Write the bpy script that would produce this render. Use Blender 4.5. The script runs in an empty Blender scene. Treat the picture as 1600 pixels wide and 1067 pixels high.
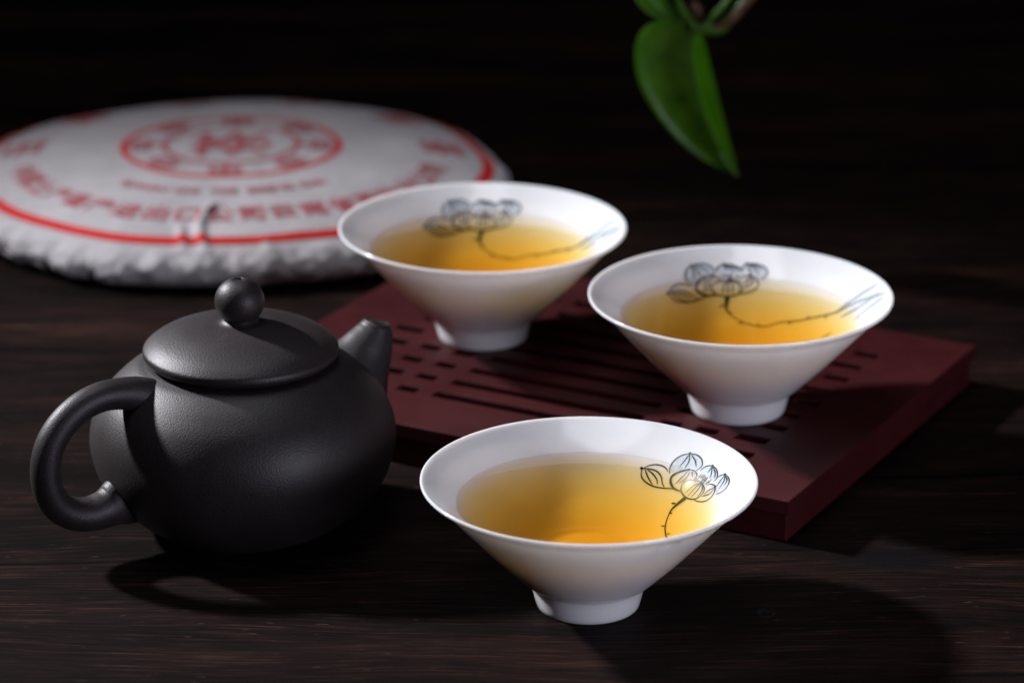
import bpy, bmesh, math, random
from mathutils import Vector, Matrix, noise
R = math.radians
MM = 0.001
scene = bpy.context.scene
col = scene.collection

# ------------------------------------------------------------------ camera
CAM_Y, CAM_Z, PITCH, LENS = -840.815, 380.683, 20.057, 122.497
cd = bpy.data.cameras.new('camera')
cam = bpy.data.objects.new('camera', cd); col.objects.link(cam)
cam.location = (0, CAM_Y*MM, CAM_Z*MM)
cam.rotation_euler = (R(90-PITCH), 0, 0)
cd.lens = LENS; cd.sensor_width = 36; cd.clip_start = 0.05; cd.clip_end = 20
cd.dof.use_dof = True; cd.dof.focus_distance = 0.922; cd.dof.aperture_fstop = 10.5
scene.camera = cam

# ------------------------------------------------------------------ world and lamps
w = bpy.data.worlds.new('World'); scene.world = w; w.use_nodes = True
bg = w.node_tree.nodes['Background']
bg.inputs[0].default_value = (0.75, 0.8, 1.0, 1); bg.inputs[1].default_value = 0.003

def lamp(name, kind, loc, target, energy, color, **kw):
    l = bpy.data.lights.new(name, kind); o = bpy.data.objects.new(name, l); col.objects.link(o)
    o.location = loc
    o.rotation_euler = (Vector(target)-Vector(loc)).to_track_quat('-Z', 'Y').to_euler()
    l.energy = energy; l.color = color
    for k, v in kw.items(): setattr(l, k, v)
    return o
lamp('key_lamp', 'SPOT', (-1.20, 0.70, 0.92), (0.075, -0.03, 0.0), 206, (0.96, 0.955, 1.0),
     spot_size=R(27), spot_blend=1.0, shadow_soft_size=0.062)
lamp('fill_softbox', 'AREA', (0.72, -0.78, 0.24), (-0.02, 0.05, 0.03), 4.7, (0.84, 0.83, 1.0),
     shape='RECTANGLE', size=0.32, size_y=0.32)
lamp('overhead_softbox', 'AREA', (-0.10, 0.02, 1.25), (0.0, 0.08, 0.0), 2.8, (0.94, 0.94, 1.0),
     shape='RECTANGLE', size=0.5, size_y=0.5)

scene.view_settings.view_transform = 'Standard'; scene.view_settings.look = 'None'
scene.view_settings.exposure = 0; scene.view_settings.gamma = 1
scene.cycles.use_denoising = True
scene.cycles.max_bounces = 14; scene.cycles.diffuse_bounces = 9
scene.cycles.transparent_max_bounces = 16; scene.cycles.volume_bounces = 0
scene.cycles.sample_clamp_indirect = 6
scene.cycles.caustics_reflective = False

# ------------------------------------------------------------------ helpers
def tag(o, label=None, cat=None, group=None, kind=None):
    if label: o['label'] = label
    if cat: o['category'] = cat
    if group: o['group'] = group
    if kind: o['kind'] = kind
    return o
def empty(name, loc, rz=0.0):
    o = bpy.data.objects.new(name, None); col.objects.link(o)
    o.empty_display_size = 0.01
    o.location = [c*MM for c in loc]; o.rotation_euler = (0, 0, rz); return o
def mesh_obj(name, verts, faces, mat, parent=None, smooth=True):
    """verts in millimetres"""
    me = bpy.data.meshes.new(name)
    me.from_pydata([(x*MM, y*MM, z*MM) for x, y, z in verts], [], faces)
    me.update()
    bm = bmesh.new(); bm.from_mesh(me); bmesh.ops.recalc_face_normals(bm, faces=bm.faces); bm.to_mesh(me); bm.free()
    if smooth: me.shade_smooth()
    me.materials.append(mat)
    o = bpy.data.objects.new(name, me); col.objects.link(o); o.parent = parent
    return o
def catmull(pts, n=8, closed=False):
    P = [tuple(p) for p in pts]
    if len(P) < 3: 
        return [tuple(a+(b-a)*i/n for a, b in zip(P[0], P[1])) for i in range(n+1)]
    out = []
    for i in range(len(P)-1):
        p0 = P[i-1] if i else tuple(2*a-b for a, b in zip(P[0], P[1]))
        p1, p2 = P[i], P[i+1]
        p3 = P[i+2] if i+2 < len(P) else tuple(2*a-b for a, b in zip(P[-1], P[-2]))
        for k in range(n):
            t = k/n
            out.append(tuple(0.5*(2*b+(c-a)*t+(2*a-5*b+4*c-d)*t*t+(-a+3*b-3*c+d)*t**3)
                             for a, b, c, d in zip(p0, p1, p2, p3)))
    out.append(P[-1]); return out
def lathe(name, prof, mat, parent=None, seg=144, center=(0, 0, 0), deform=None):
    """prof: (r,z) list; a point with r==0 closes the surface at a pole"""
    V, F = [], []
    idx = []
    for r, z in prof:
        if r < 1e-6:
            idx.append([len(V)]); V.append((center[0], center[1], center[2]+z))
        else:
            row = []
            for k in range(seg):
                a = 2*math.pi*k/seg
                row.append(len(V)); V.append((center[0]+r*math.cos(a), center[1]+r*math.sin(a), center[2]+z))
            idx.append(row)
    for a, b in zip(idx, idx[1:]):
        for k in range(seg):
            k2 = (k+1) % seg
            if len(a) == 1 and len(b) == 1: continue
            if len(a) == 1: F.append((a[0], b[k], b[k2]))
            elif len(b) == 1: F.append((a[k], b[0], a[k2]))
            else: F.append((a[k], b[k], b[k2], a[k2]))
    if deform: V = [deform(*v) for v in V]
    return mesh_obj(name, V, F, mat, parent)
def sweep(path, seg=32, side=None, caps=True):
    """path: list of (x,y,z, ra, rb); ra along `side`, rb across it. returns verts, faces"""
    V, F = [], []
    n = len(path); P = [Vector(p[:3]) for p in path]
    for i in range(n):
        t = (P[min(i+1, n-1)]-P[max(i-1, 0)]).normalized()
        s = Vector(side); s = (s-t*s.dot(t)).normalized(); u = t.cross(s)
        ra, rb = path[i][3], path[i][4]
        for k in range(seg):
            a = 2*math.pi*k/seg
            V.append(tuple(P[i]+s*ra*math.cos(a)+u*rb*math.sin(a)))
    for i in range(n-1):
        for k in range(seg):
            k2 = (k+1) % seg
            F.append((i*seg+k, i*seg+k2, (i+1)*seg+k2, (i+1)*seg+k))
    if caps:
        F.append(tuple(range(seg))); F.append(tuple((n-1)*seg+k for k in range(seg)))
    return V, F

# ------------------------------------------------------------------ materials
def material(name):
    m = bpy.data.materials.new(name); m.use_nodes = True
    nt = m.node_tree; return m, nt, nt.nodes['Principled BSDF']
def N(nt, kind, **kw):
    n = nt.nodes.new(kind)
    for k, v in kw.items(): setattr(n, k, v)
    return n
def setv(node, **kw):
    for k, v in kw.items(): node.inputs[k.replace('_', ' ')].default_value = v
def coords(nt, scale=(1, 1, 1), rot=(0, 0, 0), loc=(0, 0, 0), src='Object'):
    tc = N(nt, 'ShaderNodeTexCoord'); mp = N(nt, 'ShaderNodeMapping')
    mp.inputs['Scale'].default_value = scale; mp.inputs['Rotation'].default_value = rot
    mp.inputs['Location'].default_value = loc
    nt.links.new(tc.outputs[src], mp.inputs[0]); return mp.outputs[0]
def noise_tex(nt, vec, scale, detail=4, rough=0.6, dist=0.0):
    n = N(nt, 'ShaderNodeTexNoise'); nt.links.new(vec, n.inputs['Vector'])
    setv(n, Scale=scale, Detail=detail, Roughness=rough, Distortion=dist); return n.outputs[0]
def ramp(nt, fac, stops):
    n = N(nt, 'ShaderNodeValToRGB'); nt.links.new(fac, n.inputs[0])
    e = n.color_ramp.elements
    while len(e) < len(stops): e.new(0.5)
    for k, (p, c) in enumerate(stops):
        e[k].position = p; e[k].color = (*c, 1) if len(c) == 3 else c
    return n.outputs[0]
def mathn(nt, op, a, b=None, clamp=False):
    n = N(nt, 'ShaderNodeMath', operation=op); n.use_clamp = clamp
    for i, v in enumerate((a, b)):
        if v is None: continue
        if isinstance(v, (int, float)): n.inputs[i].default_value = v
        else: nt.links.new(v, n.inputs[i])
    return n.outputs[0]
def mix(nt, fac, a, b, mode='MIX'):
    n = N(nt, 'ShaderNodeMix', data_type='RGBA', blend_type=mode)
    for i, v in ((0, fac), (6, a), (7, b)):
        if isinstance(v, (int, float)): n.inputs[i].default_value = v
        elif isinstance(v, tuple): n.inputs[i].default_value = (*v, 1)
        else: nt.links.new(v, n.inputs[i])
    return n.outputs[2]
def bump(nt, bsdf, height, strength, dist, prev=None):
    b = N(nt, 'ShaderNodeBump'); nt.links.new(height, b.inputs['Height'])
    setv(b, Strength=strength, Distance=dist)
    if prev: nt.links.new(prev, b.inputs['Normal'])
    nt.links.new(b.outputs[0], bsdf.inputs['Normal']); return b.outputs[0]

def mat_porcelain(name='white_porcelain', ior=1.5):
    m, nt, b = material(name)
    v = coords(nt)
    c = ramp(nt, noise_tex(nt, v, 90, 3), [(0.3, (0.86, 0.86, 0.865)), (0.75, (0.89, 0.888, 0.888))])
    nt.links.new(c, b.inputs['Base Color'])
    setv(b, Roughness=0.11, IOR=ior)
    b.inputs['Subsurface Weight'].default_value = 0.85
    b.inputs['Subsurface Radius'].default_value = (1.0, 0.85, 0.74)
    b.inputs['Subsurface Scale'].default_value = 0.0030
    b.inputs['Coat Weight'].default_value = 0.0; b.inputs['Coat Roughness'].default_value = 0.05
    bump(nt, b, noise_tex(nt, v, 60, 2), 0.06, 0.0006)
    return m
def mat_paint(name, colour, rough=0.3):
    m, nt, b = material(name)
    v = coords(nt)
    c = ramp(nt, noise_tex(nt, v, 900, 2), [(0.3, colour), (0.75, tuple(min(1, x*1.5+0.02) for x in colour))])
    nt.links.new(c, b.inputs['Base Color']); setv(b, Roughness=rough); b.inputs['Specular IOR Level'].default_value = 0.12; return m
def mat_tea():
    m = bpy.data.materials.new('amber_tea'); m.use_nodes = True; nt = m.node_tree
    nt.nodes.remove(nt.nodes['Principled BSDF']); out = nt.nodes['Material Output']
    tr = N(nt, 'ShaderNodeBsdfTransparent'); gl = N(nt, 'ShaderNodeBsdfGlossy'); gl.inputs['Roughness'].default_value = 0.01
    lw = N(nt, 'ShaderNodeLayerWeight'); lw.inputs[0].default_value = 0.5
    p = mathn(nt, 'POWER', lw.outputs['Facing'], 4.2)
    fac = mathn(nt, 'ADD', mathn(nt, 'MULTIPLY', p, 0.95), 0.03, True)
    bp = N(nt, 'ShaderNodeBump'); nt.links.new(noise_tex(nt, coords(nt), 25, 1), bp.inputs['Height'])
    setv(bp, Strength=0.15, Distance=0.0004); nt.links.new(bp.outputs[0], gl.inputs['Normal'])
    mx = N(nt, 'ShaderNodeMixShader'); nt.links.new(fac, mx.inputs[0])
    nt.links.new(tr.outputs[0], mx.inputs[1]); nt.links.new(gl.outputs[0], mx.inputs[2])
    nt.links.new(mx.outputs[0], out.inputs['Surface'])
    va = N(nt, 'ShaderNodeVolumeAbsorption'); va.inputs['Color'].default_value = (0.962, 0.748, 0.0, 1)
    va.inputs['Density'].default_value = 72; nt.links.new(va.outputs[0], out.inputs['Volume'])
    return m
def mat_clay():
    m, nt, b = material('dark_purple_clay')
    v = coords(nt)
    g = noise_tex(nt, v, 2200, 2, 0.5)
    l = noise_tex(nt, v, 60, 4, 0.6)
    c = mix(nt, 0.5, ramp(nt, g, [(0.35, (0.008, 0.006, 0.0065)), (0.7, (0.034, 0.026, 0.0275))]),
            ramp(nt, l, [(0.3, (0.011, 0.008, 0.009)), (0.75, (0.028, 0.021, 0.023))]))
    nt.links.new(c, b.inputs['Base Color'])
    nt.links.new(ramp(nt, l, [(0.2, (0.45,)*3), (0.8, (0.53,)*3)]), b.inputs['Roughness'])
    b.inputs['Specular IOR Level'].default_value = 0.5
    n1 = bump(nt, b, g, 0.9, 0.00010)
    bump(nt, b, noise_tex(nt, v, 900, 3), 0.12, 0.0001, n1)
    return m
def mat_tray():
    m, nt, b = material('red_brown_tray_board')
    v = coords(nt)
    g = noise_tex(nt, v, 2200, 2, 0.5); l = noise_tex(nt, v, 45, 5, 0.65)
    c = mix(nt, 0.4, ramp(nt, g, [(0.35, (0.028, 0.0038, 0.0048)), (0.72, (0.064, 0.011, 0.013))]),
            ramp(nt, l, [(0.3, (0.028, 0.0035, 0.0045)), (0.75, (0.070, 0.011, 0.013))]))
    sp = noise_tex(nt, coords(nt, (1, 1, 1)), 1100, 1, 0.4)
    c = mix(nt, ramp(nt, sp, [(0.78, (0, 0, 0)), (0.84, (0.25, 0.25, 0.25))]), c, (0.42, 0.3, 0.3))
    nt.links.new(c, b.inputs['Base Color'])
    nt.links.new(ramp(nt, l, [(0.2, (0.42,)*3), (0.8, (0.6,)*3)]), b.inputs['Roughness'])
    b.inputs['Specular IOR Level'].default_value = 0.16
    bump(nt, b, g, 0.3, 0.00006)
    return m
def mat_wood():
    m, nt, b = material('dark_stained_wood')
    wv = coords(nt)                                        # grain runs along x
    warp = noise_tex(nt, coords(nt, (3, 9, 1)), 1.6, 2, 0.5)
    sep = N(nt, 'ShaderNodeSeparateXYZ'); nt.links.new(wv, sep.inputs[0])
    y2 = mathn(nt, 'ADD', sep.outputs[1], mathn(nt, 'MULTIPLY', warp, 0.03))
    # knot: bends the grain
    kx = mathn(nt, 'SUBTRACT', sep.outputs[0], 0.1046); ky = mathn(nt, 'SUBTRACT', sep.outputs[1], 0.030)
    d2 = mathn(nt, 'ADD', mathn(nt, 'POWER', mathn(nt, 'DIVIDE', kx, 0.017), 2.0),
               mathn(nt, 'POWER', mathn(nt, 'DIVIDE', ky, 0.011), 2.0))
    near = mathn(nt, 'DIVIDE', 1.0, mathn(nt, 'ADD', d2, 1.0))
    y3 = mathn(nt, 'ADD', y2, mathn(nt, 'MULTIPLY', mathn(nt, 'MULTIPLY', near, mathn(nt, 'SIGN', ky)), 0.006))
    cb = N(nt, 'ShaderNodeCombineXYZ'); nt.links.new(sep.outputs[0], cb.inputs[0]); nt.links.new(y3, cb.inputs[1])
    def g(sx, sy, detail=5, rough=0.65):
        mp = N(nt, 'ShaderNodeMapping'); mp.inputs['Scale'].default_value = (sx, sy, 1)
        nt.links.new(cb.outputs[0], mp.inputs[0]); return noise_tex(nt, mp.outputs[0], 1.0, detail, rough)
    fine = g(34, 1150, 5, 0.75); mid = g(9, 230, 4); wide = g(4, 30, 5); fleck = g(170, 1100, 2, 0.5); blot = g(14, 22, 4)
    c = ramp(nt, fine, [(0.38, (0.003, 0.0016, 0.0014)), (0.53, (0.018, 0.0098, 0.0080)), (0.70, (0.095, 0.056, 0.044))])
    c = mix(nt, ramp(nt, mid, [(0.35, (0.75,)*3), (0.6, (0.0,)*3)]), c, (0.008, 0.006, 0.006))
    c = mix(nt, 0.9, c, ramp(nt, wide, [(0.34, (0.16, 0.15, 0.16)), (0.52, (0.55, 0.49, 0.48)), (0.68, (1.5, 1.22, 1.1))]), 'MULTIPLY')
    c = mix(nt, ramp(nt, blot, [(0.55, (0.0,)*3), (0.75, (0.45,)*3)]), c, (0.028, 0.012, 0.009))
    c = mix(nt, ramp(nt, fleck, [(0.69, (0.0,)*3), (0.76, (0.8,)*3)]), c, (0.07, 0.05, 0.04))
    crk = g(3.2, 150, 2, 0.5)
    c = mix(nt, ramp(nt, crk, [(0.665, (0.0,)*3), (0.69, (0.9,)*3)]), c, (0.001, 0.001, 0.001))
    # knot colour with an uneven border
    kd = mathn(nt, 'ADD', d2, mathn(nt, 'MULTIPLY', noise_tex(nt, coords(nt, (60, 140, 1)), 1.0, 3), 0.9))
    kf = ramp(nt, mathn(nt, 'MULTIPLY', kd, 0.4), [(0.25, (0.85,)*3), (0.75, (0.0,)*3)])
    c = mix(nt, kf, c, mix(nt, fine, (0.002, 0.002, 0.003), (0.006, 0.0055, 0.006)))
    nt.links.new(c, b.inputs['Base Color'])
    nt.links.new(ramp(nt, fine, [(0.3, (0.68,)*3), (0.7, (0.52,)*3)]), b.inputs['Roughness'])
    b.inputs['Specular IOR Level'].default_value = 0.05
    n1 = bump(nt, b, fine, 0.5, 0.00025)
    n2 = bump(nt, b, mid, 0.45, 0.0006, n1)
    return m
def mat_paper():
    m, nt, b = material('white_wrapping_paper')
    v = coords(nt)
    l = noise_tex(nt, v, 30, 5)
    nt.links.new(ramp(nt, l, [(0.3, (0.42, 0.40, 0.42)), (0.7, (0.56, 0.535, 0.55))]), b.inputs['Base Color'])
    setv(b, Roughness=0.72); b.inputs['Specular IOR Level'].default_value = 0.3
    n1 = bump(nt, b, noise_tex(nt, v, 70, 6, 0.7, 0.8), 0.5, 0.002)
    return m
def mat_leaf(name, c1, c2):
    m, nt, b = material(name)
    v = coords(nt)
    nt.links.new(ramp(nt, noise_tex(nt, v, 120, 4), [(0.3, c1), (0.7, c2)]), b.inputs['Base Color'])
    setv(b, Roughness=0.38); b.inputs['Subsurface Weight'].default_value = 0.0
    b.inputs['Transmission Weight'].default_value = 0.0
    bump(nt, b, noise_tex(nt, v, 250, 3), 0.2, 0.0005)
    # thin leaf: some light passes through
    tl = N(nt, 'ShaderNodeBsdfTranslucent'); tl.inputs[0].default_value = (c2[0]*1.6, c2[1]*1.6, c2[2], 1)
    mx = N(nt, 'ShaderNodeMixShader'); mx.inputs[0].default_value = 0.5
    out = nt.nodes['Material Output']
    nt.links.new(b.outputs[0], mx.inputs[1]); nt.links.new(tl.outputs[0], mx.inputs[2]); nt.links.new(mx.outputs[0], out.inputs[0])
    return m
PORC = mat_porcelain(); WETPORC = mat_porcelain('porcelain_glaze_under_tea', 1.1); TEA = mat_tea(); CLAY = mat_clay(); TRAY = mat_tray(); WOOD = mat_wood(); PAPER = mat_paper()
INK = mat_paint('black_glaze_ink', (0.006, 0.010, 0.012)); STEMINK = mat_paint('green_black_glaze_ink', (0.018, 0.024, 0.008))

def see_through(m, f):
    nt = m.node_tree; b = nt.nodes['Principled BSDF']; t = N(nt, 'ShaderNodeBsdfTransparent'); mx = N(nt, 'ShaderNodeMixShader')
    mx.inputs[0].default_value = f; nt.links.new(b.outputs[0], mx.inputs[1]); nt.links.new(t.outputs[0], mx.inputs[2])
    nt.links.new(mx.outputs[0], nt.nodes['Material Output'].inputs[0]); return m
WASH = see_through(mat_paint('pale_blue_glaze_wash', (0.42, 0.50, 0.56)), 0.6)
GREYINK = see_through(mat_paint('blue_grey_glaze_ink', (0.26, 0.33, 0.38)), 0.45); RED = mat_paint('red_printing_ink', (0.50, 0.016, 0.012), 0.55)
PALERED = mat_paint('pale_red_printing_ink', (0.37, 0.095, 0.11), 0.6)
HOLE_SHADE = mat_paint('painted_hole_shade', (0.004, 0.004, 0.004), 0.8)  # near-black colour standing in for the shade inside the spout opening
LEAF = mat_leaf('green_leaf', (0.030, 0.10, 0.005), (0.12, 0.27, 0.012))
STEM = mat_leaf('green_stem', (0.06, 0.16, 0.012), (0.10, 0.24, 0.02))
BROWNSTEM = mat_leaf('brown_sheath', (0.12, 0.06, 0.035), (0.20, 0.12, 0.07))

# ------------------------------------------------------------------ table
def build_table():
    x0, x1, y0, y1 = -600, 700, -420, 1050
    V, F = [], []
    nx, ny = 8, 8
    V = [(x0, y0, -30), (x1, y0, -30), (x1, y1, -30), (x0, y1, -30), (x0, y0, 0), (x1, y0, 0), (x1, y1, 0), (x0, y1, 0)]
    F = [(0, 1, 2, 3), (4, 5, 6, 7), (0, 1, 5, 4), (1, 2, 6, 5), (2, 3, 7, 6), (3, 0, 4, 7)]
    o = mesh_obj('table_top', V, F, WOOD, None, False)
    bv = o.modifiers.new('bevel', 'BEVEL'); bv.width = 0.003; bv.segments = 3
    tag(o, 'dark stained wooden table top with fine grain and a knot', kind='structure')
build_table()
# small oval nail mark pressed in the wood, right of the front cup
def oval_mark():
    V, F = [], []
    n = 40
    for j, (k, h) in enumerate(((1.0, 0.02), (0.86, 0.22), (0.70, 0.20), (0.6, 0.03))):
        for i in range(n):
            a = 2*math.pi*i/n
            V.append((66.3+2.9*k*math.cos(a), -5.8+3.0*k*math.sin(a), h))
    for j in range(3):
        for i in range(n): F.append((j*n+i, j*n+(i+1) % n, (j+1)*n+(i+1) % n, (j+1)*n+i))
    F.append(tuple(3*n+i for i in range(n)))
    o = mesh_obj('oval_dent', V, F, mat_paint('dark_dent', (0.001, 0.001, 0.001), 0.9))
    tag(o, 'small dark oval ring mark in the table right of the front cup', kind='structure')
oval_mark()

# ------------------------------------------------------------------ tea tray
TX, TY, TA = 75.92, 39.59, -0.493
TL, TW, TB, TH = 189.4, 141.0, 8.3, 12.66       # length, width, height of the lower box, total height
def build_tray():
    ca, sa = math.cos(TA), math.sin(TA)
    root = empty('tea_tray', (TX-TL*ca, TY-TL*sa, 0), TA)
    tag(root, 'dark red brown slotted tea tray board carrying two of the white cups', 'tea tray')
    rows = [26.2+11.43*k for k in range(9)]; hw = 2.15
    slots = []
    for k, v in enumerate(rows):
        for a, b in ((39.4, 45.9), (51.0, 57.4), (63.1, 126.3), (132.0, 138.6), (143.5, 150.3)):
            slots.append((a, b, v-hw, v+hw))
        slots.append((24.0, 33.4, v-hw, v+hw) if k % 2 == 0 else (28.0, 34.0, v-hw, v+hw))
        slots.append((159.0, 166.6, v-hw, v+hw) if k % 2 == 0 else (156.1, 165.9, v-hw, v+hw))
    xs = sorted({0.0, TL} | {s[0] for s in slots} | {s[1] for s in slots})
    ys = sorted({0.0, TW} | {s[2] for s in slots} | {s[3] for s in slots})
    def solid(i, j):
        if i < 0 or j < 0 or i >= len(xs)-1 or j >= len(ys)-1: return False
        x = (xs[i]+xs[i+1])/2; y = (ys[j]+ys[j+1])/2
        return not any(a < x < b and c < y < d for a, b, c, d in slots)
    V, F, idx = [], [], {}
    def vid(i, j, t):
        k = (i, j, t)
        if k not in idx:
            idx[k] = len(V); V.append((xs[i], ys[j], TH if t else TB))
        return idx[k]
    for i in range(len(xs)-1):
        for j in range(len(ys)-1):
            if not solid(i, j): continue
            for t in (0, 1): F.append((vid(i, j, t), vid(i+1, j, t), vid(i+1, j+1, t), vid(i, j+1, t)))
            for di, dj, a, b in ((-1, 0, (0, 0), (0, 1)), (1, 0, (1, 0), (1, 1)), (0, -1, (0, 0), (1, 0)), (0, 1, (0, 1), (1, 1))):
                if not solid(i+di, j+dj):
                    F.append((vid(i+a[0], j+a[1], 0), vid(i+b[0], j+b[1], 0), vid(i+b[0], j+b[1], 1), vid(i+a[0], j+a[1], 1)))
    o = mesh_obj('slotted_board', V, F, TRAY, root, False)
    bv = o.modifiers.new('bevel', 'BEVEL'); bv.width = 0.00035; bv.segments = 2; bv.limit_method = 'ANGLE'; bv.angle_limit = R(50)
    # hollow lower box: outer and inner walls and a floor
    def box_ring(a, b, z0, z1, t):
        V = []; F = []
        o_ = [(a, a), (TL-a, a), (TL-a, TW-a), (a, TW-a)]; i_ = [(a+t, a+t), (TL-a-t, a+t), (TL-a-t, TW-a-t), (a+t, TW-a-t)]
        for p in o_: V.append((*p, z0))
        for p in o_: V.append((*p, z1))
        for p in i_: V.append((*p, z1))
        for p in i_: V.append((*p, z0+2))
        for k in range(4):
            k2 = (k+1) % 4
            for q in range(3): F.append((q*4+k, q*4+k2, q*4+4+k2, q*4+4+k))
        F.append((0, 1, 2, 3)); F.append((12, 13, 14, 15))
        return V, F
    V, F = box_ring(1.2, 0, 0, TB, 5)
    o = mesh_obj('lower_box', V, F, TRAY, root, False)
    bv = o.modifiers.new('bevel', 'BEVEL'); bv.width = 0.0005; bv.segments = 2; bv.limit_method = 'ANGLE'; bv.angle_limit = R(50)
build_tray()

# ------------------------------------------------------------------ cups
IN = [(0, 15.2), (6, 15.2), (11, 15.3), (12.4, 15.5), (13.4, 15.9), (15.2, 16.5), (20, 18.6), (25, 21.1), (30, 24.8), (34.5, 29.0), (39, 32.6), (42.4, 35.1), (43.2, 35.7)]
IND = catmull(IN, 6)
def zin(r):
    for (a, za), (b, zb) in zip(IND, IND[1:]):
        if a <= r <= b and b > a: return za+(zb-za)*(r-a)/(b-a)
    return IND[-1][1]
OUT = [(43.2, 35.7), (43.5, 35.95), (43.8, 36.0), (44.05, 35.8), (44.05, 35.3)] + \
      catmull([(43.7, 34.9), (41.6, 33.3), (39.3, 31.3), (32.5, 23.8), (25.2, 15.9), (20.5, 11.2), (17.4, 8.2), (15.9, 7.1)], 6) + \
      [(15.35, 6.75), (15.15, 6.4), (14.6, 4.2), (13.9, 1.4), (13.6, 0.4), (13.2, 0.0), (12.3, 0.0), (11.9, 0.4), (11.6, 2.5), (11.2, 4.4), (10.5, 5.0), (0, 5.2)]
FLOWER = {'thin':[[(14.6,28.79),(14.81,27.96),(14.7,27.04),(15.24,25.74),(16.64,24.06),(18.32,22.55),(20.56,20.96),(23.07,19.22),(24.98,16.97)],[(14.6,28.79),(16.74,27.79),(18.44,26.68),(19.55,25.31),(20.08,23.88),(20.18,22.63),(20.71,21.12)],[(15.31,28.51),(16.76,28.53),(18.76,27.95),(20.46,26.77),(21.42,25.55),(21.68,24.67)],[(15.74,28.16),(16.4,26.12),(17.62,23.47)],[(16.31,27.82),(17.84,26.07),(18.8,24.21),(18.9,22.86)],[(27.63,26.54),(25.64,27.11),(23.91,26.89),(22.73,26.07),(22.18,24.85),(22.23,23.92)],[(27.63,26.54),(29.56,24.75),(30.62,22.61),(30.68,20.72),(29.94,20.17),(29.08,20.07)],[(27.62,26.32),(26.44,25.34),(24.82,24.12)],[(27.68,26.28),(27.25,24.17),(26.2,22.94)],[(28.04,25.9),(28.94,23.42),(29.13,21.14)],[(27.38,21.7),(28.53,20.46),(29.18,18.86),(28.86,18.03),(28.29,17.96)],[(26.86,21.48),(25.13,20.85),(23.54,20.29)],[(27.41,20.92),(26.38,19.96),(24.52,19.79)],[(27.97,20.7),(28.05,19.04)],[(30.28,14.86),(29.49,16.29),(27.87,18.12),(26.76,18.92),(25.63,19.16),(25.03,18.25),(25.03,16.85),(26.01,14.22),(27.34,12.23),(28.97,10.85),(30.39,11.0),(30.86,12.2),(30.53,14.22),(30.28,14.94)],[(30.28,14.86),(28.35,16.07),(26.07,15.65)],[(30.28,14.86),(28.87,15.02),(26.57,14.07)],[(30.28,14.79),(29.38,13.74),(27.37,12.92)],[(30.33,14.66),(30.31,12.38),(28.99,11.26)],[(31.59,12.7),(32.68,11.83),(33.56,9.81),(33.17,7.56),(32.14,6.64),(30.77,7.24),(29.18,9.25),(28.14,11.11)],[(33.47,9.66),(32.04,10.22),(30.64,10.27)],[(33.4,9.35),(31.96,8.64),(30.07,10.25)],[(33.27,18.43),(31.9,19.39),(30.77,19.52),(30.04,19.14)],[(33.27,18.43),(34.16,16.2),(34.41,13.8),(33.97,12.44),(33.26,12.27)],[(33.21,18.3),(32.67,17.56),(31.93,16.98)],[(33.21,18.3),(32.86,15.73),(32.38,14.49)],[(33.34,17.98),(33.83,15.24),(33.59,13.29)],[(36.21,12.11),(34.98,12.83),(34.41,12.66)],[(36.21,12.11),(37.05,9.4),(36.96,6.84),(35.99,5.35),(34.86,5.2),(33.52,6.27)],[(36.1,11.74),(34.86,10.51),(33.97,9.58)],[(36.18,11.52),(35.79,9.4),(34.42,7.48)],[(36.26,11.42),(36.6,8.92),(35.81,7.27)]],'thick':[[(27.39,21.77),(25.76,22.45),(23.77,23.01),(22.62,22.77),(22.36,21.68),(22.68,20.37),(23.35,18.96),(24.98,16.97)],[(27.5,26.8),(27.76,26.29)],[(14.46,28.94),(15.31,28.33)],[(26.87,21.8),(27.5,21.74)],[(33.14,18.74),(33.38,17.75)],[(36.0,12.49),(36.38,11.59)],[(30.02,15.31),(30.54,14.29)],[(33.49,10.14),(33.68,9.33)]],'wash':[[(27.63,26.54),(25.64,27.11),(23.91,26.89),(22.73,26.07),(22.25,24.51),(23.78,23.16),(25.76,22.54),(27.39,21.91),(29.08,20.07),(30.54,20.83),(30.62,22.61),(29.56,24.75),(27.69,26.5)],[(33.27,18.43),(31.9,19.39),(30.77,19.52),(30.15,18.48),(31.74,15.92),(33.26,12.27),(34.33,13.42),(34.16,16.2),(33.33,18.4)],[(36.21,12.11),(34.98,12.83),(34.4,12.44),(33.84,9.73),(33.59,6.45),(34.86,5.2),(35.99,5.35),(36.96,6.84),(36.99,9.47),(36.26,12.06)]],'dot':[[(29.89,17.72),(30.06,17.52)],[(30.38,17.13),(30.56,16.85)],[(30.81,16.55),(30.96,16.22)],[(31.05,15.73),(31.21,15.42)],[(31.42,15.18),(31.58,14.82)],[(28.75,17.4),(28.96,17.14)],[(30.26,15.66),(30.44,15.34)],[(31.58,13.57),(31.73,13.27)],[(32.28,13.55),(32.41,13.25)],[(31.07,14.88),(31.23,14.56)]],'stem':[[(26.0,14.02),(24.0,13.57),(22.27,12.66),(21.19,10.37),(20.5,7.32),(20.31,4.72),(20.44,0.97),(21.17,-1.11),(22.95,-4.05),(23.37,-9.44),(23.66,-14.22),(22.63,-22.63),(22.85,-24.5)]],'thorn':[[(22.35,15.04),(23.45,14.03)],[(21.68,11.96),(22.35,11.14)],[(19.38,7.73),(20.29,6.95)],[(20.59,2.35),(21.41,1.97)],[(23.24,-7.1),(22.06,-7.17)],[(23.34,-11.89),(24.59,-12.53)],[(23.25,-18.16),(21.91,-18.38)],[(13.7,-20.31),(14.47,-23.15)]],'reed':[[(22.67,-21.14),(24.31,-25.18),(27.0,-32.17)],[(22.92,-23.74),(22.27,-29.55),(20.36,-36.73)],[(13.95,-29.91),(18.15,-37.21)],[(19.93,-23.75),(19.61,-30.19),(22.33,-34.39)]]}
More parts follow.
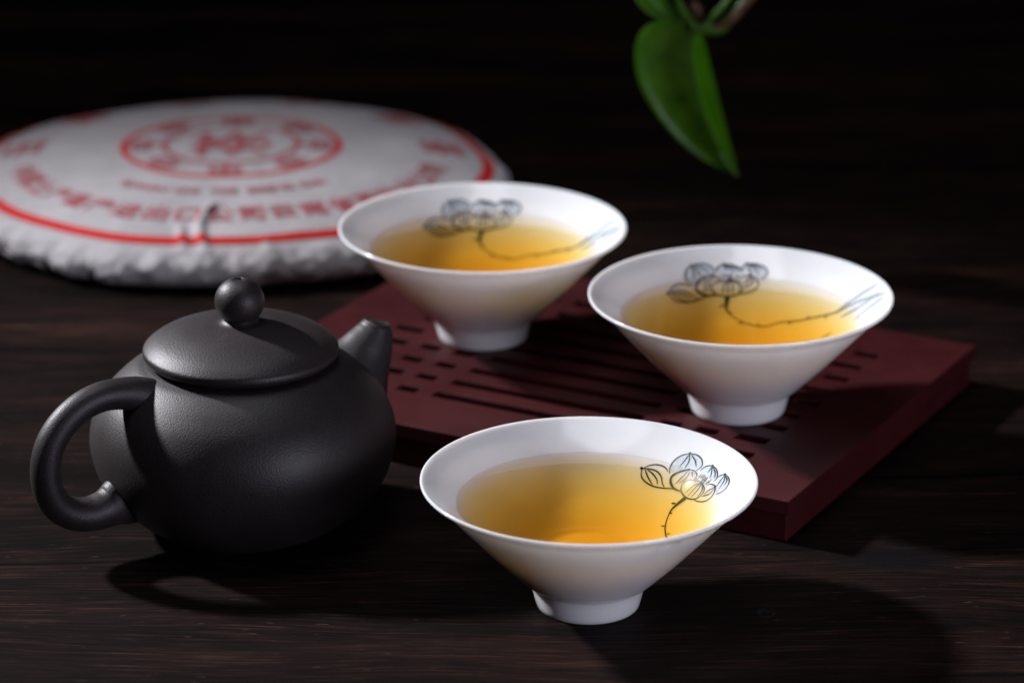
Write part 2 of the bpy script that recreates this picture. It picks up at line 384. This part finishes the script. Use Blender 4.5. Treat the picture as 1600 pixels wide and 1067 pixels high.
def ribbons(strokes, width, off, taper=True, grow=None):
    V, F = [], []
    for s in strokes:
        pts = catmull(s, 6); n = len(pts)
        base = len(V)
        for i, (x, y) in enumerate(pts):
            a = pts[max(i-1, 0)]; b = pts[min(i+1, n-1)]
            tx, ty = b[0]-a[0], b[1]-a[1]; L = math.hypot(tx, ty) or 1
            t = i/(n-1)
            wd = width*(0.35+0.65*math.sin(math.pi*min(1, max(0, t)))**0.6) if taper else width
            if grow: wd = width*grow(t)
            # plan width is foreshortened by the slope of the wall; keep simple
            nx, ny = -ty/L*wd/2, tx/L*wd/2
            for sgn in (1, -1):
                px, py = x+sgn*nx, y+sgn*ny
                V.append((px, py, zin(math.hypot(px, py))+off))
        for i in range(n-1): F.append((base+2*i, base+2*i+1, base+2*i+3, base+2*i+2))
    return V, F
def make_cup(bold=1.0):
    root = empty('tea_cup', (0, 0, 0))
    bowl = lathe('bowl', IND + OUT[1:], PORC, root, 176)
    bowl.data.materials.append(WETPORC)              # glaze below the tea line shines less
    for p in bowl.data.polygons:
        c = p.center/MM; r = math.hypot(c.x, c.y)
        if r < 34.6 and c.z < 29.2 and c.z > 12 and abs(c.z-zin(r)) < 0.4: p.material_index = 1
    # foot ring colour seam is only form here; painted flower lies in the glaze
    for q in FLOWER['wash']:
        pts = catmull(q, 3); n = len(pts); cx = sum(p[0] for p in pts)/n; cy = sum(p[1] for p in pts)/n
        V, F = [], []
        for k in (0.0, 0.35, 0.7, 0.97):
            for x, y in pts:
                x, y = cx+(x-cx)*k, cy+(y-cy)*k; V.append((x, y, zin(math.hypot(x, y))+0.04))
        for j in range(3):
            for i in range(n-1): F.append((j*n+i, j*n+i+1, (j+1)*n+i+1, (j+1)*n+i))
        mesh_obj('petal_wash', V, F, WASH, root)
    V, F = ribbons(FLOWER['thin'], 0.34*bold, 0.07)
    mesh_obj('painted_petals', V, F, INK, root)
    V, F = ribbons(FLOWER['thick'], 0.62*bold, 0.08); V2, F2 = ribbons(FLOWER['dot'], 0.95, 0.10, False)
    b = len(V); mesh_obj('painted_stamens', V+V2, F+[tuple(i+b for i in f) for f in F2], INK, root)
    V, F = ribbons(FLOWER['stem'], 0.62, 0.085, grow=lambda t: max(0.42, 2.4-9*t) if t < 0.22 else 0.42+0.25*t)
    V2, F2 = ribbons(FLOWER['thorn'], 0.45, 0.095); b = len(V)
    mesh_obj('painted_stem', V+V2, F+[tuple(i+b for i in f) for f in F2], STEMINK, root)
    V, F = ribbons(FLOWER['reed'], 1.7, 0.075)
    mesh_obj('painted_leaf', V, F, GREYINK, root)
    zt = 29.0
    low = [(r, z-0.35) for r, z in IND if z-0.35 < zt-0.6]
    prof = low + [(34.75, zt-0.35), (34.9, zt+0.25), (34.3, zt+0.12), (33.4, zt+0.02), (32.3, zt), (0, zt)]
    lathe('tea', prof, TEA, root, 176)
    return root
def copy_tree(o, parent=None):
    c = o.copy(); col.objects.link(c)
    if parent: c.parent = parent
    for ch in list(o.children): copy_tree(ch, c)
    return c
cup = make_cup(); bold_cup = make_cup(1.3)
spots = [((20.03, 0, 0), 0, 'white porcelain cup standing on the bare table with an ink flower inside'),
         ((66.02, 109.32, TH+0.02), 65.2, 'right one of the two white tea cups on the tray, above its front corner'),
         ((-8.97, 171.71, TH+0.02), 62.8, 'white tea cup on the tray nearest the paper wrapped tea cake')]
for i, (loc, rz, lab) in enumerate(spots):
    o = (cup, bold_cup)[i] if i < 2 else copy_tree(bold_cup)
    o.location = [c*MM for c in loc]; o.rotation_euler = (0, 0, R(rz))
    tag(o, lab, 'tea cup', 'white tea cups with painted flowers')

# ------------------------------------------------------------------ teapot
PX, PY, AZ = -74.4, 56.8, R(33)
def build_pot():
    root = empty('teapot', (PX, PY, 0), AZ)       # spout along +x, handle along -x
    tag(root, 'dark matt purple clay teapot with round knob lid standing left of the cups', 'teapot')
    prof = [(0, 1.4), (17, 1.4), (19.5, 0.3), (21, 0), (23, 0)] + catmull([(24.2, 0.5), (29, 3.2), (34.5, 8.0), (39.6, 15.0), (42.2, 23.5), (41.6, 31), (38.4, 37.8), (33.7, 43), (29.2, 46.3), (26, 47.6)], 8) + \
           [(24.4, 47.9), (23.4, 47.9), (22.8, 47.5), (22.0, 46.4), (21.0, 42)]
    lathe('body', prof, CLAY, root, 160)
    # lid
    lp = [(0, 47.6), (22.4, 47.6), (24.2, 48.1)] + catmull([(25.4, 48.7), (26.6, 49.7), (26.9, 50.9), (26.2, 52.2), (22.8, 54.6), (17.5, 56.7), (11.5, 58.0), (6.5, 58.6)], 7) + \
         catmull([(5.2, 58.9), (4.5, 59.6), (4.3, 60.4)], 4)
    lp += [(0, 60.9)]
    lid = lathe('lid', lp, CLAY, root, 160)
    kp = []
    for i in range(0, 34):
        a = math.pi*(i/33)
        r = 6.85*math.sin(a); z = 64.7-6.6*math.cos(a)
        if z > 70.9: break
        kp.append((max(r, 0) if i else 0, z))
    kp += [(1.05, 71.2), (0.95, 71.0), (0.9, 69.4), (0, 69.2)]
    knob = lathe('knob', kp, CLAY, lid, 96)
    # handle: loop in the xz plane on the -x side
    hp = [(-29, 43.2, 4.9, 5.4), (-33, 45.0, 4.6, 4.9), (-38, 46.1, 4.3, 4.3), (-44, 46.2, 4.1, 4.1), (-51, 44.6, 4.1, 4.0), (-57.5, 41.0, 4.2, 4.0),
          (-62.3, 35.8, 4.3, 4.0), (-64.4, 29.5, 4.4, 4.05), (-63.8, 23.0, 4.5, 4.15), (-60.6, 17.8, 4.6, 4.3), (-55.5, 14.6, 4.8, 4.5), (-50, 13.4, 5.0, 4.7),
          (-45.5, 13.6, 5.1, 5.1), (-42.5, 14.1, 5.2, 5.6), (-39.5, 14.9, 5.4, 6.9), (-34, 16.2, 5.7, 8.6)]
    path = [(x, 0, z, a, b) for x, z, a, b in catmull([(x if x > -40 else -40+(x+40)*0.83, z-0.6, a, b) for x, z, a, b in hp], 7)]
    V, F = sweep(path, 40, (0, 1, 0)); mesh_obj('handle', V, F, CLAY, root)
    # spout
    sp = [(28, 27, 17, 16), (32, 32, 13.5, 14.2), (35.6, 36.8, 10.4, 11.4), (38.8, 41.0, 7.9, 8.8), (41.2, 44.6, 6.4, 7.0), (42.8, 47.4, 5.2, 5.4), (43.5, 48.9, 4.6, 4.6), (43.75, 49.5, 4.25, 4.2), (43.9, 49.85, 3.7, 3.6), (43.93, 49.95, 3.0, 2.9)]
    path = [(x, 0, z, a, b) for x, z, a, b in catmull(sp, 6)]
    V, F = sweep(path, 40, (0, 1, 0)); spout = mesh_obj('spout', V, F, CLAY, root)
    V, F = sweep([(43.85, 0, 49.65, 2.6, 2.4), (43.98, 0, 50.03, 2.6, 2.4)], 24, (0, 1, 0)); mesh_obj('spout_hole_shade_disc', V, F, HOLE_SHADE, spout, False)  # solid disc on the tip, its dark colour paints the unlit opening
build_pot()

# ------------------------------------------------------------------ paper wrapped tea cake
CX, CY, CRX, CRY, CTILT = -99.5, 343, 95.5, 90.5, -0.3
CP = catmull([(0, 22.7), (.2, 22.5), (.4, 21.7), (.6, 20.6), (.78, 18.2), (.9, 15.6), (.955, 13.9), (.985, 12.9), (1.02, 11.4), (1.055, 8.8), (1.07, 5.6), (1.06, 2.4), (1.02, .6), (.95, .15)], 8)
def top_z(s):
    for (a, za), (b, zb) in zip(CP, CP[1:]):
        if a <= s <= b and b > a: return za+(zb-za)*(s-a)/(b-a)
        if b < a: break
    return 12.0
def crease(x, y):
    """raised pleats near the front edge and broad flat facets of the folded paper"""
    h = 0.0
    for ang, s0, s1, wdt, amp in ((-92, .66, .99, 1.5, 1.9), (-97.5, .83, 1.0, 1.2, 1.6), (-79, .93, 1.0, 1.6, 1.5), (-150, .9, 1.0, 2.2, 1.2)):
        a = R(ang); ux, uy = math.cos(a), math.sin(a)
        s = math.hypot(x/CRX, y/CRY)
        d = (-uy*x+ux*y) + 2.2*math.sin(s*14+ang); 
        if s0 < s < 1.02 and (ux*x+uy*y) > 0:
            f = min(1, (s-s0)/0.06)
            h += amp*f*math.exp(-(d/wdt)**2)
    h += 0.55*noise.noise(Vector((x*0.02, y*0.02, 3.1))) + 0.28*noise.noise(Vector((x*0.07, y*0.07, 1.3)))
    return h
def outline(th):
    # slightly polygonal plan of the folded wrapper
    k = 1+0.008*math.cos(7*th+0.8)+0.006*math.cos(4*th+2.0)+0.004*math.cos(13*th)
    return k
def cake_pt(s, th, off=0.0):
    k = 1+(outline(th)-1)*s**3
    x, y = CRX*s*math.cos(th), CRY*s*math.sin(th)
    return (x*k, y*k, top_z(s)+crease(x, y)*(1 if s < .93 else max(0, 1-(s-.93)/.12))+off)
def cake_xy(x, y, off=0.0):
    return cake_pt(math.hypot(x/CRX, y/CRY), math.atan2(y/CRY, x/CRX), off)
def build_cake():
    root = empty('tea_cake', (CX, CY, 0))
    root.rotation_euler = (R(CTILT), 0, 0)
    tag(root, 'round compressed tea cake wrapped in white paper with red printing, behind the teapot', 'tea cake')
    V, F = [(0, 0, top_z(0)+crease(0, 0))], []
    seg = 420; rows = 0
    st = [(i/60)*0.955 for i in range(1, 61)]
    ring = [(s, None) for s in st] + [(s, z) for s, z in CP if True][[i for i, c in enumerate(CP) if c[0] >= .955][0]+1:]
    under = [(0.85, 0.2), (0.6, 0.25), (0.3, 0.25)]
    for s, z in ring+under:
        for k in range(seg):
            th = 2*math.pi*k/seg
            if z is None: V.append(cake_pt(s, th)); continue
            kk = 1+(outline(th)-1)*min(1, s)**3
            se = s if s <= 1 else 1+(s-1)*(0.3+0.7*max(0.0, -math.sin(th)))
            x, y = CRX*se*math.cos(th)*kk, CRY*se*math.sin(th)*kk
            f = max(0.0, min(1.0, (13.4-z)/3.5))*max(0.0, min(1, z/2.0))          # crumpled side only
            ang = th*CRX
            fold = noise.noise(Vector((math.cos(th)*16, math.sin(th)*16, z*0.05))) \
                + 0.8*abs(noise.noise(Vector((math.cos(th)*30, math.sin(th)*30, z*0.16+5)))) \
                + 0.5*noise.noise(Vector((math.cos(th)*55, math.sin(th)*55, z*0.35)))
            d = 1.7*f*fold
            top = max(0.0, 1-(s-.93)/.12) if z > 11 else 0
            V.append((x+math.cos(th)*d, y+math.sin(th)*d, z+0.7*f*noise.noise(Vector((x*0.12, y*0.12, 7)))
                      + (crease(CRX*s*math.cos(th), CRY*s*math.sin(th))*top)))
    n = len(ring)+len(under)
    for k in range(seg): F.append((0, 1+k, 1+(k+1) % seg))
    for j in range(n-1):
        for k in range(seg):
            k2 = (k+1) % seg
            F.append((1+j*seg+k, 1+j*seg+k2, 1+(j+1)*seg+k2, 1+(j+1)*seg+k))
    F.append(tuple(1+(n-1)*seg+k for k in range(seg)))
    wrap = mesh_obj('paper_wrapper', V, F, PAPER, root)
    def annulus(name, s0, s1, mat, m=3, off=0.18, gaps=()):
        V, F = [], []; sg = 420
        for j in range(m+1):
            s = s0+(s1-s0)*j/m
            for k in range(sg): V.append(cake_pt(s, 2*math.pi*k/sg, off))
        for j in range(m):
            for k in range(sg):
                k2 = (k+1) % sg; F.append((j*sg+k, j*sg+k2, (j+1)*sg+k2, (j+1)*sg+k))
        return mesh_obj(name, V, F, mat, wrap)
    annulus('printed_edge_ring', .928, .970, RED, off=0.3)
    em = annulus('printed_emblem_ring', .385, .412, RED)
    annulus('printed_emblem_ring', .236, .26, PALERED)
    def glyph_verts(ch):
        c = bpy.data.curves.new('glyph', 'FONT'); c.body = ch; c.size = 1; c.align_x = 'CENTER'; c.align_y = 'CENTER'; c.resolution_u = 2
        o = bpy.data.objects.new('glyph', c); col.objects.link(o)
        dg = bpy.context.evaluated_depsgraph_get()
        me = bpy.data.meshes.new_from_object(o.evaluated_get(dg))
        bm = bmesh.new(); bm.from_mesh(me); bmesh.ops.triangulate(bm, faces=bm.faces)
        V = [tuple(v.co)[:2] for v in bm.verts]; bm.verts.index_update(); F = [tuple(v.index for v in f.verts) for f in bm.faces]
        bm.free(); bpy.data.objects.remove(o); bpy.data.curves.remove(c); bpy.data.meshes.remove(me)
        if V:
            cx = (min(v[0] for v in V)+max(v[0] for v in V))/2; cy = (min(v[1] for v in V)+max(v[1] for v in V))/2
            V = [(x-cx, y-cy) for x, y in V]
        return V, F
    cache = {}
    def text_ring(name, text, s, a0, a1, size, mat, up=1, off=0.22, bold=0.0, keep_base=False):
        """up=1: tops of the glyphs point outwards; -1: towards the centre"""
        V, F = [], []
        n = len(text)
        for i, ch in enumerate(text):
            if ch == ' ': continue
            th = R(a0+(a1-a0)*(i/(n-1) if n > 1 else 0))
            if ch not in cache: cache[ch] = glyph_verts(ch)
            gv, gf = cache[ch]
            r = s
            cx, cy = CRX*r*math.cos(th), CRY*r*math.sin(th)
            phi = math.atan2(cy, cx); rot = phi-math.pi/2 if up == 1 else phi+math.pi/2
            c_, s_ = math.cos(rot), math.sin(rot)
            offs = [(0, 0)] if not bold else [(-bold, 0), (bold, 0), (0, bold), (0, -bold)]
            for q, (ox, oy) in enumerate(offs):
                b = len(V)
                for x, y in gv:
                    x, y = x*size+ox, y*size+oy
                    V.append(cake_xy(cx+x*c_-y*s_, cy+x*s_+y*c_, off+0.02*q))
                F += [tuple(b+k for k in f) for f in gf]
        return mesh_obj(name, V, F, mat, wrap, False)
    text_ring('printed_lettering', '中国土产畜产进出口公司云南省茶叶分公司', .775, 196, 346, 10.2, PALERED, -1, bold=0.32)
    for i, ch in enumerate('云南七子饼茶'):
        a = 172-164*i/5; text_ring('printed_character', ch, .79, a, a, 17, PALERED, 1, bold=0.6)
    text_ring('printed_lettering', 'YUNNAN CHI TSE BEENG CHA', .57, 232, 308, 6.2, PALERED, -1, bold=0.22)
    text_ring('printed_emblem_mark', '中'*8, .322, 90, -225, 13.0, PALERED, 1, bold=0.45)
    text_ring('printed_emblem_mark', '茶', .0, -90, -90, 30, PALERED, -1, bold=0.55)
build_cake()

# ------------------------------------------------------------------ hanging plant
def at(px, py, Y):
    """point of the vertical plane y = Y (mm) behind pixel (px,py) of the 1600 px wide photo"""
    f = 5444.287; p = R(PITCH)
    d = Vector(((px-800)/f, math.cos(p)-((py-533.5)/f)*math.sin(p), -math.sin(p)-((py-533.5)/f)*math.cos(p)))
    t = (Y-CAM_Y)/d.y
    return Vector((d.x*t, Y, CAM_Z+d.z*t))
LY = 275.0
def leaf_mesh(mid, left, right, depth_l, depth_r, mat, name, parent, n=26, m=10, Y=LY):
    mid, left, right = catmull(mid, 8), catmull(left, 8), catmull(right, 8)
    def samp(c, t):
        L = [0]
        for a, b in zip(c, c[1:]): L.append(L[-1]+math.hypot(a[0]-b[0], a[1]-b[1]))
        x = t*L[-1]
        for i in range(len(c)-1):
            if L[i+1] >= x-1e-9:
                k = (x-L[i])/max(1e-9, L[i+1]-L[i]); return (c[i][0]+(c[i+1][0]-c[i][0])*k, c[i][1]+(c[i+1][1]-c[i][1])*k)
        return c[-1]
    V, F = [], []
    W = 2*m+1
    for i in range(n+1):
        t = i/n; pm, pl, pr = samp(mid, t), samp(left, t), samp(right, t)
        for j in range(-m, m+1):
            u = abs(j)/m; e = pl if j < 0 else pr; dd = depth_l if j < 0 else depth_r
            x = pm[0]+(e[0]-pm[0])*u; y = pm[1]+(e[1]-pm[1])*u
            vein = 0.35*math.cos((t*9-u*2.0)*2*math.pi)*u*(1-u)*4*(1-t)
            dy = dd(u, t)*math.sin(math.pi*min(1, t*0.9+0.1))**0.5 + vein - 2.0*math.exp(-(j/1.2)**2)*(-0.4)
            V.append(tuple(at(x, y, Y+dy)))
    for i in range(n):
        for j in range(W-1): F.append((i*W+j, i*W+j+1, (i+1)*W+j+1, (i+1)*W+j))
    o = mesh_obj(name, V, F, mat, parent)
    s = o.modifiers.new('thickness', 'SOLIDIFY'); s.thickness = 0.0004
    return o
def build_plant():
    b = at(1085, -330, LY)
    root = empty('hanging_plant', (0, 0, 0)); 
    tag(root, 'green trailing plant with a glossy heart shaped leaf hanging in from above', 'plant')
    leaf_mesh([(1083, 42), (1079, 80), (1086, 130), (1102, 185), (1126, 238), (1153, 276)],
              [(1070, 34), (1020, 36), (994, 66), (996, 122), (1022, 174), (1062, 222), (1108, 256), (1153, 276)],
              [(1090, 42), (1100, 70), (1113, 120), (1127, 178), (1142, 232), (1153, 276)],
              lambda u, t: 5*math.sin(u*2.2), lambda u, t: 20*u, LEAF, 'leaf', root)
    def rib(pts, name, r, par):
        path = []
        for x, y, dy in catmull(pts, 6):
            p = at(x, y, LY+dy); path.append((p.x, p.y, p.z, r, r))
        V, F = sweep(path, 10, (0, 1, 0.1)); return mesh_obj(name, V, F, STEM, par)
    rib([(1083, 44, 0.2), (1079, 80, 0.2), (1086, 130, 0.2), (1102, 185, 0.2), (1126, 238, 0.2)], 'midrib', 0.45, bpy.data.objects['leaf'])
    def stem(pts, name, mat, Y=LY):
        path = []
        for x, y, dy, r in catmull(pts, 6):
            p = at(x, y, Y+dy); path.append((p.x, p.y, p.z, r, r))
        V, F = sweep(path, 16, (0, 1, 0.1)); return mesh_obj(name, V, F, mat, root)
    stem([(1084, 56, 0, 0.9), (1083, 40, 0, 1.3), (1072, 24, 1, 1.3), (1060, 2, 2, 1.2), (1045, -60, 6, 1.2), (1040, -200, 10, 1.4), (1060, -420, 14, 1.6), (1100, -700, 20, 1.8)], 'petiole', STEM)
    stem([(1086, 44, 0, 1.7), (1100, 46, 0, 2.0), (1122, 46, 0, 2.0), (1140, 32, 2, 1.8), (1160, 8, 4, 1.5), (1190, -50, 6, 1.3), (1190, -200, 10, 1.5), (1140, -420, 14, 1.7), (1100, -700, 20, 1.8)], 'stem', STEM)
    stem([(1118, 43, -3, 0.8), (1140, 34, -3, 1.4), (1158, 16, -2, 1.5), (1176, -4, -2, 1.2), (1200, -40, 0, 0.7)], 'sheath', BROWNSTEM)
    stem([(1092, 30, 0, 0.7), (1090, 18, -1, 1.8), (1084, 10, -1, 2.0), (1078, 6, -1, 0.8)], 'bud', BROWNSTEM)
    stem([(1102, 40, 1, 0.9), (1118, 22, 2, 1.0), (1136, 2, 3, 0.9), (1160, -40, 4, 0.8)], 'stem', STEM)
    leaf_mesh([(1076, 34), (1050, 30), (1022, 10), (1000, -30), (990, -90)],
              [(1076, 36), (1046, 37), (1010, 20), (988, -12), (970, -90)],
              [(1078, 30), (1056, 18), (1036, -10), (1020, -40), (990, -90)],
              lambda u, t: -5*u, lambda u, t: 4*u, STEM, 'leaf', root, Y=LY+6)
build_plant()
bpy.context.view_layer.update()
# set the cake down on the table
ck = bpy.data.objects['tea_cake']; pw = bpy.data.objects['paper_wrapper']
ck.location.z -= min((pw.matrix_world @ v.co).z for v in pw.data.vertices)
